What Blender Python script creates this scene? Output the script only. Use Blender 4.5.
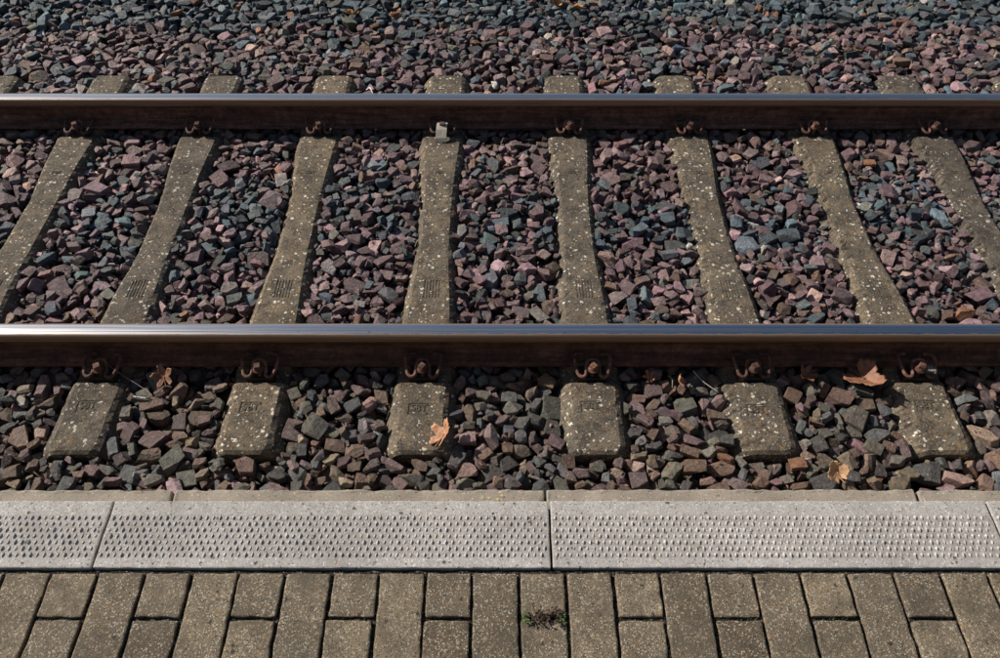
import bpy, bmesh, math, random
import numpy as np
from mathutils import Vector, Matrix, noise, Euler

# ------------------------------------------------------------------ clear
for o in list(bpy.data.objects):
    bpy.data.objects.remove(o, do_unlink=True)
scene = bpy.context.scene
C = scene.collection
R = math.radians
rng = np.random.default_rng(11)
random.seed(5)

# ------------------------------------------------------------------ camera
cam_data = bpy.data.cameras.new('camera')
cam = bpy.data.objects.new('camera', cam_data)
C.objects.link(cam)
cam.location = (0.0, 0.0, 2.36)
cam.rotation_euler = (R(90 - 50.2), 0, 0)
cam_data.sensor_width = 36.0
cam_data.lens = 27.86
cam_data.clip_start = 0.05
cam_data.clip_end = 2000
scene.camera = cam

# ------------------------------------------------------------------ light
SUN_EL, SUN_AZ = R(33), R(-64)               # azimuth from +Y, negative = left
sdir = Vector((math.sin(SUN_AZ) * math.cos(SUN_EL), math.cos(SUN_AZ) * math.cos(SUN_EL), math.sin(SUN_EL)))
world = bpy.data.worlds.new('World')
scene.world = world
world.use_nodes = True
wn = world.node_tree
sky = wn.nodes.new('ShaderNodeTexSky')
sky.sky_type = 'NISHITA'
sky.sun_disc = False
sky.sun_elevation = SUN_EL
sky.sun_rotation = SUN_AZ
sky.air_density = 1.0
sky.dust_density = 1.4
bg = wn.nodes['Background']
bg.inputs['Strength'].default_value = 0.05
wn.links.new(sky.outputs['Color'], bg.inputs['Color'])
sun_data = bpy.data.lights.new('sun', 'SUN')
sun_data.energy = 5.0
sun_data.angle = R(0.55)
sun_data.color = (1.0, 0.93, 0.83)
sun = bpy.data.objects.new('sun', sun_data)
C.objects.link(sun)
sun.rotation_euler = sdir.to_track_quat('Z', 'Y').to_euler()
sun.location = sdir * 30
vs = scene.view_settings
vs.view_transform = 'Standard'
vs.look = 'None'
vs.gamma = 1.0
vs.exposure = 0.32
vs.use_curve_mapping = False

# ------------------------------------------------------------------ helpers
def tag(o, label=None, cat=None, group=None, kind=None):
    if label: o['label'] = label
    if cat: o['category'] = cat
    if group: o['group'] = group
    if kind: o['kind'] = kind
    return o

def link(name, me, mat=None, parent=None, loc=None):
    o = bpy.data.objects.new(name, me)
    C.objects.link(o)
    if mat and me is not None and not me.materials:
        me.materials.append(mat)
    if parent: o.parent = parent
    if loc is not None: o.location = loc
    return o

def empty(name, loc=(0, 0, 0), rz=0.0):
    o = bpy.data.objects.new(name, None)
    C.objects.link(o)
    o.location = loc
    o.rotation_euler = (0, 0, rz)
    o.empty_display_size = 0.05
    return o

def mesh(name, verts, faces, smooth=False):
    me = bpy.data.meshes.new(name)
    me.from_pydata([tuple(v) for v in verts], [], faces)
    me.update()
    if smooth:
        me.polygons.foreach_set('use_smooth', [True] * len(me.polygons))
    return me

def bm_mesh(name, bm, smooth=False):
    me = bpy.data.meshes.new(name)
    bmesh.ops.recalc_face_normals(bm, faces=bm.faces)
    bm.to_mesh(me)
    bm.free()
    if smooth:
        me.polygons.foreach_set('use_smooth', [True] * len(me.polygons))
    return me

def box_bm(x0, x1, y0, y1, z0, z1, bevel=0.0, seg=1):
    bm = bmesh.new()
    bmesh.ops.create_cube(bm, size=1)
    for v in bm.verts:
        v.co = Vector((x0 if v.co.x < 0 else x1, y0 if v.co.y < 0 else y1, z0 if v.co.z < 0 else z1))
    if bevel:
        bmesh.ops.bevel(bm, geom=list(bm.edges), offset=bevel, segments=seg, affect='EDGES', profile=0.6)
    return bm

def catmull(pts, n=6):
    P = [Vector(p) for p in pts]
    P = [P[0] * 2 - P[1]] + P + [P[-1] * 2 - P[-2]]
    out = []
    for i in range(1, len(P) - 2):
        for k in range(n):
            t = k / n
            a, b, c, d = P[i - 1], P[i], P[i + 1], P[i + 2]
            out.append(0.5 * ((2 * b) + (-a + c) * t + (2 * a - 5 * b + 4 * c - d) * t * t + (-a + 3 * b - 3 * c + d) * t ** 3))
    out.append(P[-2])
    return out

def tube(path, rad, sides=8):
    """verts, faces of a capped tube; rad a number or a list"""
    n = len(path)
    V, F = [], []
    prev = None
    for i, p in enumerate(path):
        t = (path[min(i + 1, n - 1)] - path[max(i - 1, 0)]).normalized()
        if prev is None:
            u = t.orthogonal().normalized()
        else:
            u = (prev - t * prev.dot(t)).normalized()
        prev = u
        w = t.cross(u)
        r = rad[i] if isinstance(rad, (list, tuple)) else rad
        for k in range(sides):
            a = 2 * math.pi * k / sides
            V.append(p + (u * math.cos(a) + w * math.sin(a)) * r)
    for i in range(n - 1):
        for k in range(sides):
            a, b = i * sides + k, i * sides + (k + 1) % sides
            F.append((a, b, b + sides, a + sides))
    F.append(tuple(range(sides - 1, -1, -1)))
    F.append(tuple(range((n - 1) * sides, n * sides)))
    return V, F

# ------------------------------------------------------------------ materials
class NT:
    def __init__(s, name):
        s.m = bpy.data.materials.new(name)
        s.m.use_nodes = True
        s.t = s.m.node_tree
        s.b = s.t.nodes['Principled BSDF']
        g = s.t.nodes.new('ShaderNodeNewGeometry')
        s.pos = g.outputs['Position']
    def n(s, typ, **kw):
        nd = s.t.nodes.new(typ)
        for k, v in kw.items(): setattr(nd, k, v)
        return nd
    def set(s, inp, v):
        if isinstance(v, bpy.types.NodeSocket): s.t.links.new(v, inp)
        elif v is not None: inp.default_value = v
    def noise(s, scale, detail=4, rough=0.55, dist=0.0, vec=None):
        nd = s.n('ShaderNodeTexNoise')
        s.set(nd.inputs['Vector'], vec or s.pos)
        nd.inputs['Scale'].default_value = scale
        nd.inputs['Detail'].default_value = detail
        nd.inputs['Roughness'].default_value = rough
        nd.inputs['Distortion'].default_value = dist
        return nd.outputs['Fac']
    def vor(s, scale, vec=None, feature='F1'):
        nd = s.n('ShaderNodeTexVoronoi', feature=feature)
        s.set(nd.inputs['Vector'], vec or s.pos)
        nd.inputs['Scale'].default_value = scale
        return nd.outputs['Distance'], nd.outputs['Color']
    def math(s, op, a, b=None, clamp=False):
        nd = s.n('ShaderNodeMath', operation=op, use_clamp=clamp)
        s.set(nd.inputs[0], a)
        if b is not None: s.set(nd.inputs[1], b)
        return nd.outputs[0]
    def ramp(s, fac, stops, interp='LINEAR'):
        nd = s.n('ShaderNodeValToRGB')
        cr = nd.color_ramp
        cr.interpolation = interp
        while len(cr.elements) < len(stops): cr.elements.new(0.5)
        for e, (p, c) in zip(cr.elements, stops):
            e.position = p
            e.color = (c[0], c[1], c[2], 1) if not isinstance(c, (int, float)) else (c, c, c, 1)
        s.set(nd.inputs[0], fac)
        return nd.outputs[0]
    def mix(s, fac, a, b, blend='MIX'):
        nd = s.n('ShaderNodeMix', data_type='RGBA', blend_type=blend)
        nd.clamp_factor = True
        s.set(nd.inputs[0], fac)
        for inp, v in ((nd.inputs[6], a), (nd.inputs[7], b)):
            if isinstance(v, tuple): v = (v[0], v[1], v[2], 1)
            s.set(inp, v)
        return nd.outputs[2]
    def sep(s, col):
        nd = s.n('ShaderNodeSeparateColor')
        s.set(nd.inputs[0], col)
        return nd.outputs
    def mapped(s, scale=(1, 1, 1), loc=(0, 0, 0)):
        nd = s.n('ShaderNodeMapping')
        s.set(nd.inputs[0], s.pos)
        nd.inputs['Scale'].default_value = scale
        nd.inputs['Location'].default_value = loc
        return nd.outputs[0]
    def spots(s, scale, size, share, distort=0.0):
        """0/1 mask of scattered irregular spots"""
        vec = s.pos
        if distort:
            nz = s.n('ShaderNodeTexNoise')
            s.set(nz.inputs['Vector'], s.pos)
            nz.inputs['Scale'].default_value = scale * 2.2
            va = s.n('ShaderNodeVectorMath', operation='MULTIPLY_ADD')
            s.set(va.inputs[0], nz.outputs['Color'])
            va.inputs[1].default_value = (distort / scale,) * 3
            s.set(va.inputs[2], s.pos)
            vec = va.outputs[0]
        d, c = s.vor(scale, vec)
        h = s.sep(c)
        r = s.math('MULTIPLY', s.math('POWER', h[1], 1.6), size)
        inside = s.math('LESS_THAN', d, r)
        sel = s.math('LESS_THAN', h[0], share)
        return s.math('MULTIPLY', inside, sel)
    def bump(s, height, strength=0.5, dist=0.002, prev=None):
        nd = s.n('ShaderNodeBump')
        nd.inputs['Strength'].default_value = strength
        nd.inputs['Distance'].default_value = dist
        s.set(nd.inputs['Height'], height)
        if prev: s.set(nd.inputs['Normal'], prev)
        return nd.outputs[0]
    def out(s, color=None, rough=None, metal=None, normal=None, spec=None):
        s.set(s.b.inputs['Base Color'], (*color, 1) if isinstance(color, tuple) else color)
        s.set(s.b.inputs['Roughness'], rough)
        s.set(s.b.inputs['Metallic'], metal)
        if normal: s.set(s.b.inputs['Normal'], normal)
        if spec is not None: s.b.inputs['Specular IOR Level'].default_value = spec
        return s.m

def mat_stone():
    s = NT('ballast_stone')
    at = s.n('ShaderNodeAttribute', attribute_name='tint')
    tint = at.outputs['Color']
    big = s.noise(38, 4, 0.6)
    fine = s.noise(330, 3, 0.65)
    k = s.ramp(big, [(0.28, 0.55), (0.5, 1.0), (0.75, 1.45)])
    c = s.mix(1.0, tint, k, 'MULTIPLY')
    c = s.mix(1.0, c, s.ramp(fine, [(0.25, 0.7), (0.5, 1.0), (0.78, 1.4)]), 'MULTIPLY')
    dust = s.ramp(s.noise(17, 5, 0.65), [(0.52, 0.0), (0.78, 0.28)])
    c = s.mix(dust, c, (0.20, 0.155, 0.115))
    c = s.mix(s.math('MULTIPLY', s.spots(120, 0.5, 0.12, 0.6), 0.55), c, (0.30, 0.28, 0.26))
    b = s.bump(s.noise(70, 7, 0.7, 0.6), 0.9, 0.018)
    b = s.bump(s.noise(420, 3, 0.6), 0.4, 0.0022, b)
    return s.out(c, 0.60, 0.0, b, 0.45)

def mat_ground():
    s = NT('gravel_ground')
    d, col = s.vor(18)
    h = s.sep(col)
    c = s.ramp(h[0], [(0.0, (0.07, 0.06, 0.055)), (0.4, (0.13, 0.09, 0.085)), (0.7, (0.09, 0.10, 0.10)), (1, (0.17, 0.12, 0.11))])
    c = s.mix(1.0, c, s.ramp(s.noise(60, 4), [(0.3, 0.6), (0.7, 1.3)]), 'MULTIPLY')
    return s.out(c, 0.85, 0, s.bump(d, 1.0, 0.04), 0.3)

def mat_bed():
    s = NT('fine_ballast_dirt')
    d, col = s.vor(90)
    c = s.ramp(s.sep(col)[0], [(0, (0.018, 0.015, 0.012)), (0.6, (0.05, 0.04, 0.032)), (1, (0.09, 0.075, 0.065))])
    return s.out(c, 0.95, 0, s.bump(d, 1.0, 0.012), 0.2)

def mat_sleeper():
    s = NT('weathered_sleeper_concrete')
    c = s.ramp(s.noise(9, 6, 0.65), [(0.3, (0.060, 0.053, 0.045)), (0.5, (0.118, 0.101, 0.080)), (0.72, (0.19, 0.155, 0.112))])
    grain = s.noise(260, 4, 0.7)
    c = s.mix(1.0, c, s.ramp(grain, [(0.30, 0.40), (0.5, 1.0), (0.70, 1.75)]), 'MULTIPLY')
    moss = s.ramp(s.noise(26, 5, 0.7, 0.5), [(0.48, 0.0), (0.62, 0.8)])
    c = s.mix(moss, c, (0.050, 0.045, 0.041))
    c = s.mix(s.math('MULTIPLY', s.spots(95, 0.55, 0.30, 0.7), 0.75), c, (0.26, 0.145, 0.055))
    c = s.mix(s.math('MULTIPLY', s.spots(210, 0.65, 0.26, 0.5), 0.5), c, (0.40, 0.34, 0.25))
    c = s.mix(s.math('MULTIPLY', s.spots(150, 0.5, 0.16, 0.4), 0.85), c, (0.02, 0.018, 0.015))
    c = s.mix(s.math('MULTIPLY', s.spots(54, 0.44, 0.34, 0.9), 0.95), c, (0.55, 0.53, 0.46))
    c = s.mix(s.math('MULTIPLY', s.spots(110, 0.62, 0.12, 0.8), 0.85), c, (0.55, 0.53, 0.47))
    oi = s.n('ShaderNodeObjectInfo')
    c = s.mix(1.0, c, s.ramp(oi.outputs['Random'], [(0, (0.78, 0.78, 0.80)), (0.5, (1.0, 0.98, 0.95)), (1, (1.18, 1.12, 1.02))]), 'MULTIPLY')
    yv = s.n('ShaderNodeSeparateXYZ'); s.set(yv.inputs[0], s.pos)
    for ry in (1.821, 3.309):     # rust run-off below the fastenings
        near_ = s.math('SUBTRACT', 1.0, s.math('DIVIDE', s.math('ABSOLUTE', s.math('SUBTRACT', yv.outputs[1], ry)), 0.26), True)
        f = s.math('MULTIPLY', near_, s.ramp(s.noise(22, 5, 0.7), [(0.42, 0.0), (0.65, 0.85)]))
        c = s.mix(f, c, (0.105, 0.062, 0.036))
    b = s.bump(s.noise(130, 6, 0.7), 0.7, 0.006)
    b = s.bump(s.spots(150, 0.5, 0.16, 0.4), 0.6, -0.003, b)
    return s.out(c, 0.88, 0, b, 0.25)

def mat_stamp():
    s = NT('grimy_stamped_concrete')
    c = s.ramp(s.noise(170, 4), [(0.36, (0.032, 0.028, 0.023)), (0.56, (0.11, 0.094, 0.072))])
    return s.out(c, 0.95, 0, s.bump(s.noise(300, 3), 0.6, 0.003), 0.15)

def mat_rust(name, dark, lite, scale=60, rough=0.75):
    s = NT(name)
    c = s.ramp(s.noise(scale, 6, 0.7), [(0.28, dark), (0.72, lite)])
    c = s.mix(s.ramp(s.noise(7, 4, 0.6), [(0.45, 0.0), (0.75, 0.6)]), c, tuple(x * 0.55 for x in dark))
    c = s.mix(s.math('MULTIPLY', s.spots(170, 0.5, 0.15, 0.5), 0.6), c, tuple(min(1, x * 1.5) for x in lite))
    st = s.noise(1.0, 5, 0.65, 0, s.mapped((4.0, 60, 45)))
    c = s.mix(1.0, c, s.ramp(st, [(0.32, 0.5), (0.5, 1.0), (0.68, 1.6)]), 'MULTIPLY')
    c = s.mix(1.0, c, s.ramp(s.noise(24, 6, 0.75), [(0.32, 0.5), (0.5, 1.0), (0.68, 1.6)]), 'MULTIPLY')
    c = s.mix(s.math('MULTIPLY', s.spots(60, 0.42, 0.3, 1.0), 0.5), c, tuple(x * 0.4 for x in dark))
    oi = s.n('ShaderNodeObjectInfo')
    c = s.mix(1.0, c, s.ramp(oi.outputs['Random'], [(0, 0.7), (1, 1.2)]), 'MULTIPLY')
    b = s.bump(s.noise(380, 4, 0.65), 0.6, 0.003)
    b = s.bump(s.noise(40, 4, 0.6), 0.35, 0.003, b)
    return s.out(c, rough, 0.0, b, 0.35)

def mat_polished():
    s = NT('polished_rail_steel')
    st = s.noise(1.0, 5, 0.6, 0, s.mapped((1.3, 330, 330)))
    st2 = s.noise(1.0, 3, 0.6, 0, s.mapped((0.35, 90, 90), (3, 1, 2)))
    c = s.ramp(st2, [(0.3, (0.58, 0.58, 0.60)), (0.7, (0.80, 0.79, 0.79))])
    r = s.ramp(st, [(0.3, 0.15), (0.7, 0.36)])
    spk = s.math('MULTIPLY', s.spots(45, 0.16, 0.35, 1.2), 0.8)
    c = s.mix(spk, c, (0.12, 0.08, 0.06))
    xyz = s.n('ShaderNodeSeparateXYZ'); s.set(xyz.inputs[0], s.pos)
    dy = s.math('MINIMUM', s.math('ABSOLUTE', s.math('SUBTRACT', xyz.outputs[1], 1.821)), s.math('ABSOLUTE', s.math('SUBTRACT', xyz.outputs[1], 3.309)))
    edge = s.math('ADD', dy, s.math('MULTIPLY', s.math('SUBTRACT', s.noise(1.0, 6, 0.7, 0, s.mapped((14, 60, 60))), 0.5), 0.014))
    f = s.ramp(s.math('MULTIPLY', edge, 20.0), [(0.43, 0.0), (0.50, 1.0)])
    c = s.mix(f, c, (0.21, 0.135, 0.085))
    r = s.mix(f, r, (0.5, 0.5, 0.5))
    return s.out(c, r, s.math('SUBTRACT', 1.0, s.math('MULTIPLY', f, 0.6)), s.bump(st, 0.12, 0.0008))

def mat_worn():
    s = NT('worn_rail_shoulder')
    st = s.noise(1.0, 5, 0.6, 0, s.mapped((2.0, 260, 260)))
    c = s.ramp(st, [(0.3, (0.16, 0.095, 0.055)), (0.7, (0.34, 0.23, 0.15))])
    return s.out(c, 0.45, 0.35, s.bump(s.noise(300, 3), 0.25, 0.001))

def mat_slab():
    s = NT('pale_tactile_concrete')
    c = s.ramp(s.noise(5, 5, 0.6), [(0.3, (0.36, 0.343, 0.325)), (0.7, (0.51, 0.487, 0.462))])
    c = s.mix(1.0, c, s.ramp(s.noise(500, 3, 0.7), [(0.3, 0.62), (0.7, 1.35)]), 'MULTIPLY')
    d, col = s.vor(235)
    h = s.sep(col)
    agg = s.ramp(h[0], [(0, (0.12, 0.11, 0.10)), (0.2, (0.34, 0.22, 0.15)), (0.4, (0.62, 0.58, 0.53)), (0.62, (0.30, 0.32, 0.36)), (0.8, (0.75, 0.73, 0.70))], 'CONSTANT')
    m = s.math('MULTIPLY', s.math('LESS_THAN', h[1], 0.42), s.math('LESS_THAN', d, 0.45))
    c = s.mix(s.math('MULTIPLY', m, 0.75), c, agg)
    c = s.mix(s.ramp(s.noise(30, 6, 0.75), [(0.48, 0), (0.72, 0.6)]), c, (0.27, 0.24, 0.21))
    c = s.mix(s.math('MULTIPLY', s.spots(85, 0.36, 0.34, 0.9), 0.9), c, (0.06, 0.055, 0.05))
    c = s.mix(s.math('MULTIPLY', s.spots(60, 0.22, 0.10, 0.8), 0.9), c, (0.32, 0.16, 0.06))
    xyz = s.n('ShaderNodeSeparateXYZ'); s.set(xyz.inputs[0], s.pos)
    low = s.math('LESS_THAN', xyz.outputs[2], 0.7398)
    band = s.math('LESS_THAN', s.math('ABSOLUTE', s.math('SUBTRACT', xyz.outputs[1], 0.7495)), 0.051)
    dirt = s.math('MULTIPLY', s.math('MULTIPLY', low, band), s.ramp(s.noise(55, 5, 0.7), [(0.35, 0.06), (0.7, 0.42)]))
    c = s.mix(dirt, c, (0.19, 0.165, 0.14))
    b = s.bump(s.noise(420, 4, 0.7), 0.6, 0.0035)
    return s.out(c, 0.8, 0, b, 0.3)

def mat_kerb():
    s = NT('brown_grey_kerb_concrete')
    c = s.ramp(s.noise(6, 5, 0.6), [(0.3, (0.23, 0.20, 0.162)), (0.7, (0.35, 0.308, 0.255))])
    c = s.mix(1.0, c, s.ramp(s.noise(330, 4, 0.7), [(0.3, 0.65), (0.7, 1.3)]), 'MULTIPLY')
    c = s.mix(s.math('MULTIPLY', s.spots(160, 0.5, 0.25, 0.6), 0.7), c, (0.10, 0.085, 0.065))
    c = s.mix(s.math('MULTIPLY', s.spots(190, 0.5, 0.2, 0.5), 0.7), c, (0.55, 0.5, 0.43))
    return s.out(c, 0.85, 0, s.bump(s.noise(300, 4, 0.7), 0.5, 0.003), 0.25)

def mat_paver():
    s = NT('paver_aggregate_concrete')
    at = s.n('ShaderNodeObjectInfo')
    rnd = at.outputs['Random']
    c = s.ramp(s.noise(7, 5, 0.65), [(0.3, (0.105, 0.086, 0.060)), (0.7, (0.205, 0.168, 0.118))])
    c = s.mix(1.0, c, s.ramp(rnd, [(0, (0.62, 0.60, 0.58)), (0.4, (0.95, 0.95, 0.95)), (1, (1.25, 1.22, 1.15))]), 'MULTIPLY')
    d, col = s.vor(310)
    h = s.sep(col)
    agg = s.ramp(h[0], [(0, (0.035, 0.03, 0.028)), (0.25, (0.26, 0.15, 0.075)), (0.45, (0.40, 0.35, 0.27)), (0.7, (0.12, 0.105, 0.09)), (0.88, (0.44, 0.40, 0.34))], 'CONSTANT')
    m = s.math('MULTIPLY', s.math('LESS_THAN', h[1], 0.6), s.math('LESS_THAN', d, 0.55))
    c = s.mix(s.math('MULTIPLY', m, 0.75), c, agg)
    c = s.mix(1.0, c, s.ramp(s.noise(650, 3, 0.7), [(0.32, 0.5), (0.68, 1.55)]), 'MULTIPLY')
    c = s.mix(s.math('MULTIPLY', s.spots(65, 0.30, 0.34, 0.8), 0.9), c, (0.03, 0.026, 0.022))
    stain = s.ramp(s.noise(11, 5, 0.7), [(0.46, 0), (0.64, 0.7)])
    c = s.mix(stain, c, (0.085, 0.07, 0.05))
    b = s.bump(d, 0.35, 0.002)
    b = s.bump(s.noise(500, 4, 0.7), 0.5, 0.003, b)
    return s.out(c, 0.85, 0, b, 0.3)

def mat_joint():
    s = NT('dark_joint_sand')
    d, col = s.vor(330)
    c = s.ramp(s.sep(col)[0], [(0, (0.010, 0.009, 0.008)), (0.7, (0.035, 0.03, 0.024)), (0.9, (0.12, 0.10, 0.085)), (1, (0.2, 0.19, 0.18))])
    c = s.mix(s.ramp(s.noise(12, 4, 0.6), [(0.55, 0), (0.75, 0.6)]), c, (0.03, 0.04, 0.012))
    return s.out(c, 0.95, 0, s.bump(d, 0.8, 0.004), 0.2)

def mat_leaf(name, a, b, c3):
    s = NT(name)
    c = s.ramp(s.noise(45, 5, 0.65), [(0.3, a), (0.5, b), (0.75, c3)])
    c = s.mix(s.math('MULTIPLY', s.spots(140, 0.5, 0.2, 0.6), 0.6), c, tuple(x * 0.35 for x in a))
    m = s.out(c, 0.6, 0, s.bump(s.noise(130, 4, 0.6), 0.5, 0.003), 0.35)
    s.b.inputs['Subsurface Weight'].default_value = 0.0
    return m

def mat_plain(name, col, rough=0.6, metal=0.0, var=0.25, scale=120):
    s = NT(name)
    c = s.ramp(s.noise(scale, 4, 0.6), [(0.3, tuple(x * (1 - var) for x in col)), (0.7, tuple(min(1, x * (1 + var)) for x in col))])
    return s.out(c, rough, metal, s.bump(s.noise(scale * 3, 3), 0.3, 0.001))

M = dict(stone=mat_stone(), ground=mat_ground(), bed=mat_bed(), sleeper=mat_sleeper(), stamp=mat_stamp(),
         rust=mat_rust('rail_rust', (0.068, 0.034, 0.024), (0.165, 0.080, 0.050)),
         clip=mat_rust('clip_rust', (0.068, 0.034, 0.027), (0.17, 0.084, 0.062), 90),
         bolt=mat_rust('bolt_rust', (0.060, 0.028, 0.020), (0.16, 0.078, 0.050), 90),
         plate=mat_rust('guide_plate_grime', (0.016, 0.014, 0.012), (0.06, 0.045, 0.035), 70),
         polished=mat_polished(), worn=mat_worn(), slab=mat_slab(), kerb=mat_kerb(), paver=mat_paver(), joint=mat_joint(),
         leaf=mat_leaf('dry_leaf_tan', (0.20, 0.09, 0.045), (0.36, 0.175, 0.09), (0.50, 0.28, 0.16)),
         leaf_pale=mat_leaf('dry_leaf_pale', (0.34, 0.19, 0.10), (0.50, 0.30, 0.17), (0.62, 0.42, 0.27)),
         leaf_dark=mat_leaf('dry_leaf_brown', (0.11, 0.045, 0.025), (0.21, 0.095, 0.055), (0.30, 0.15, 0.09)),
         leaf_orange=mat_leaf('dry_leaf_orange', (0.30, 0.12, 0.03), (0.50, 0.24, 0.07), (0.62, 0.36, 0.14)),
         twig=mat_plain('pale_dry_stem', (0.30, 0.28, 0.24)), white=mat_plain('bleached_stem', (0.75, 0.73, 0.68)),
         bracket=mat_plain('weathered_white_metal', (0.40, 0.36, 0.30), 0.5, 0.1, 0.3, 60),
         spring=mat_plain('bright_spring_steel', (0.45, 0.45, 0.46), 0.35, 1.0, 0.2),
         weed_red=mat_plain('reddish_weed', (0.060, 0.034, 0.020), 0.7, 0, 0.5), weed_green=mat_plain('weed_green', (0.075, 0.13, 0.022), 0.6, 0, 0.3),
         moss=mat_plain('joint_moss', (0.045, 0.058, 0.018), 0.9, 0, 0.5, 200), yellow=mat_plain('yellow_paint', (0.70, 0.60, 0.10), 0.6))

# ------------------------------------------------------------------ layout (metres; X along the track, Y away from the platform)
TRACK_Y = 2.558
RAIL_Y = (1.821, 3.309)
RAIL_TOP, RAIL_H = 0.175, 0.149
ZS = 0.030                                   # top of the sleepers
SLEEPER_X = [-2.69, -2.09, -1.487, -0.891, -0.283, 0.342, 0.938, 1.552, 2.146, 2.748]
SLEEPER_L = 1.175                            # half length
Z_SLAB, Z_KERB = 0.739, 0.4775
Y_KERB, Y_SLAB0, Y_SLAB1, Y_PAVE = 1.0039, 0.8364, 0.6761, 0.6694
PITCH = 0.1011

# ------------------------------------------------------------------ ground
g = link('ground', mesh('ground', [(-300, Y_KERB + 0.01, -0.17), (300, Y_KERB + 0.01, -0.17), (300, 600, -0.17), (-300, 600, -0.17)], [(0, 1, 2, 3)]), M['ground'])
tag(g, kind='structure')

# ------------------------------------------------------------------ sleepers
def top_z(y):
    u = abs(y - TRACK_Y)
    t = min(1, max(0, (u - 0.12) / 0.33))
    return ZS - 0.018 * (1 - t * t * (3 - 2 * t))

def top_half(y):
    u = abs(y - TRACK_Y)
    t = min(1, max(0, (u - 0.10) / 0.55))
    e = min(1, max(0, (u - 0.85) / 0.15))
    return 0.060 + 0.024 * t * t * (3 - 2 * t) - 0.006 * e

def make_sleeper(sx, seed, rag):
    ys = []
    y = -SLEEPER_L
    while y < SLEEPER_L + 1e-4:
        ys.append(y); y += 0.0115
    ys[-1] = SLEEPER_L
    grooves = [(r_ - 0.132, r_ + 0.132) for r_ in RAIL_Y]
    V, F = [], []
    side = [(0.013, -0.010), (0.034, -0.042), (0.052, -0.10), (0.075, -0.20)]
    NTOP = 10
    for u in ys:
        Y = TRACK_Y + u
        ht, zt = top_half(Y), top_z(Y)
        e = SLEEPER_L - abs(u)
        drop = max(0, (0.012 - e)) * 0.8
        shrink = max(0, (0.030 - e)) * 0.6
        gz = 0.0
        for a, b in grooves:
            if a < Y < b: gz = -0.024 if not any(abs(Y - r_) < 0.066 for r_ in RAIL_Y) else -0.008
        fl = 1.0 + 0.45 * min(1, max(0, (abs(u) - 0.85) / 0.3))
        row = []
        for i, (dx, dz) in enumerate(side[::-1]):
            row.append((-ht - dx * fl + shrink, dz))
        for i in range(NTOP):
            f = -1 + 2 * i / (NTOP - 1)
            row.append((f * (ht - shrink), 0.0))
        for dx, dz in side:
            row.append((ht + dx * fl - shrink, dz))
        for i, (x, z) in enumerate(row):
            p = Vector((x * 6 + seed * 7.3, Y * 6, z * 6 + seed))
            n1 = noise.noise(p * 5.5)
            n2 = noise.noise(p * 13.0)
            istop = 4 <= i < 4 + NTOP
            edge = i in (4, 3 + NTOP)
            flank = not istop
            zz = zt + z
            if istop:
                zz += gz + 0.0009 * n2 - drop
                if edge:
                    chip = max(0, n1 + 0.5 * n2 - 0.05)
                    k_ = 0.75 * rag if x < 0 else 0.3
                    x -= math.copysign(min(0.024, 0.026 * chip) * k_, x)
                    zz -= min(0.014, 0.018 * chip) * k_
            elif i in (3, 4 + NTOP, 2, 5 + NTOP):
                zz += gz * 0.6 - drop
                k_ = 1.0 * rag if x < 0 else 0.3
                x += math.copysign(1, x) * (0.007 * n1 + 0.006 * n2) * k_
                zz += 0.006 * n2 * k_
            V.append((sx + x, Y, zz))
    n = 8 + NTOP
    for r in range(len(ys) - 1):
        for i in range(n - 1):
            a = r * n + i
            F.append((a, a + 1, a + 1 + n, a + n))
    F.append(tuple(range(n - 1, -1, -1)))
    F.append(tuple(range((len(ys) - 1) * n, len(ys) * n)))
    me = mesh('concrete_sleeper', V, F)
    return me

def text_mesh(body, size):
    cu = bpy.data.curves.new('t', 'FONT')
    cu.body = body
    cu.size = size
    cu.extrude = 0.0009
    cu.offset = -0.0002
    cu.space_character = 1.05
    cu.align_x, cu.align_y = 'CENTER', 'CENTER'
    ob = bpy.data.objects.new('t', cu)
    C.objects.link(ob)
    dg = bpy.context.evaluated_depsgraph_get()
    me = bpy.data.meshes.new_from_object(ob.evaluated_get(dg))
    bpy.data.objects.remove(ob)
    return me

def stamp_mesh():
    bm = bmesh.new()
    bm.from_mesh(text_mesh('S8T', 0.050))
    for v in bm.verts: v.co.y *= 0.85; v.co.x = v.co.x * 0.72 + 0.002
    for (x0, x1, y0, y1) in ((-0.040, -0.0365, -0.024, 0.0235), (-0.0364, 0.034, 0.0208, 0.0235), (0.030, 0.0345, -0.022, -0.0175), (0.0305, 0.035, 0.014, 0.019)):
        vs_ = [bm.verts.new((x, y, z)) for z in (-0.001, 0.0009) for (x, y) in ((x0, y0), (x1, y0), (x1, y1), (x0, y1))]
        for q in ((4, 5, 6, 7), (0, 1, 5, 4), (1, 2, 6, 5), (2, 3, 7, 6), (3, 0, 4, 7)):
            bm.faces.new([vs_[i] for i in q])
    return bm_mesh('stamped_mark', bm)

def ribs_mesh():
    bm = bmesh.new()
    for k in range(6):
        x = -0.030 + 0.012 * k
        vs_ = [bm.verts.new((x + dx, y, z)) for z in (-0.001, 0.0009) for (dx, y) in ((-0.0013, -0.05), (0.0013, -0.05), (0.0013, 0.05 - 0.02 * (k % 2)), (-0.0013, 0.05))]
        for q in ((4, 5, 6, 7), (0, 1, 5, 4), (1, 2, 6, 5), (2, 3, 7, 6), (3, 0, 4, 7)):
            bm.faces.new([vs_[i] for i in q])
    return bm_mesh('cast_ribs', bm)

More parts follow.
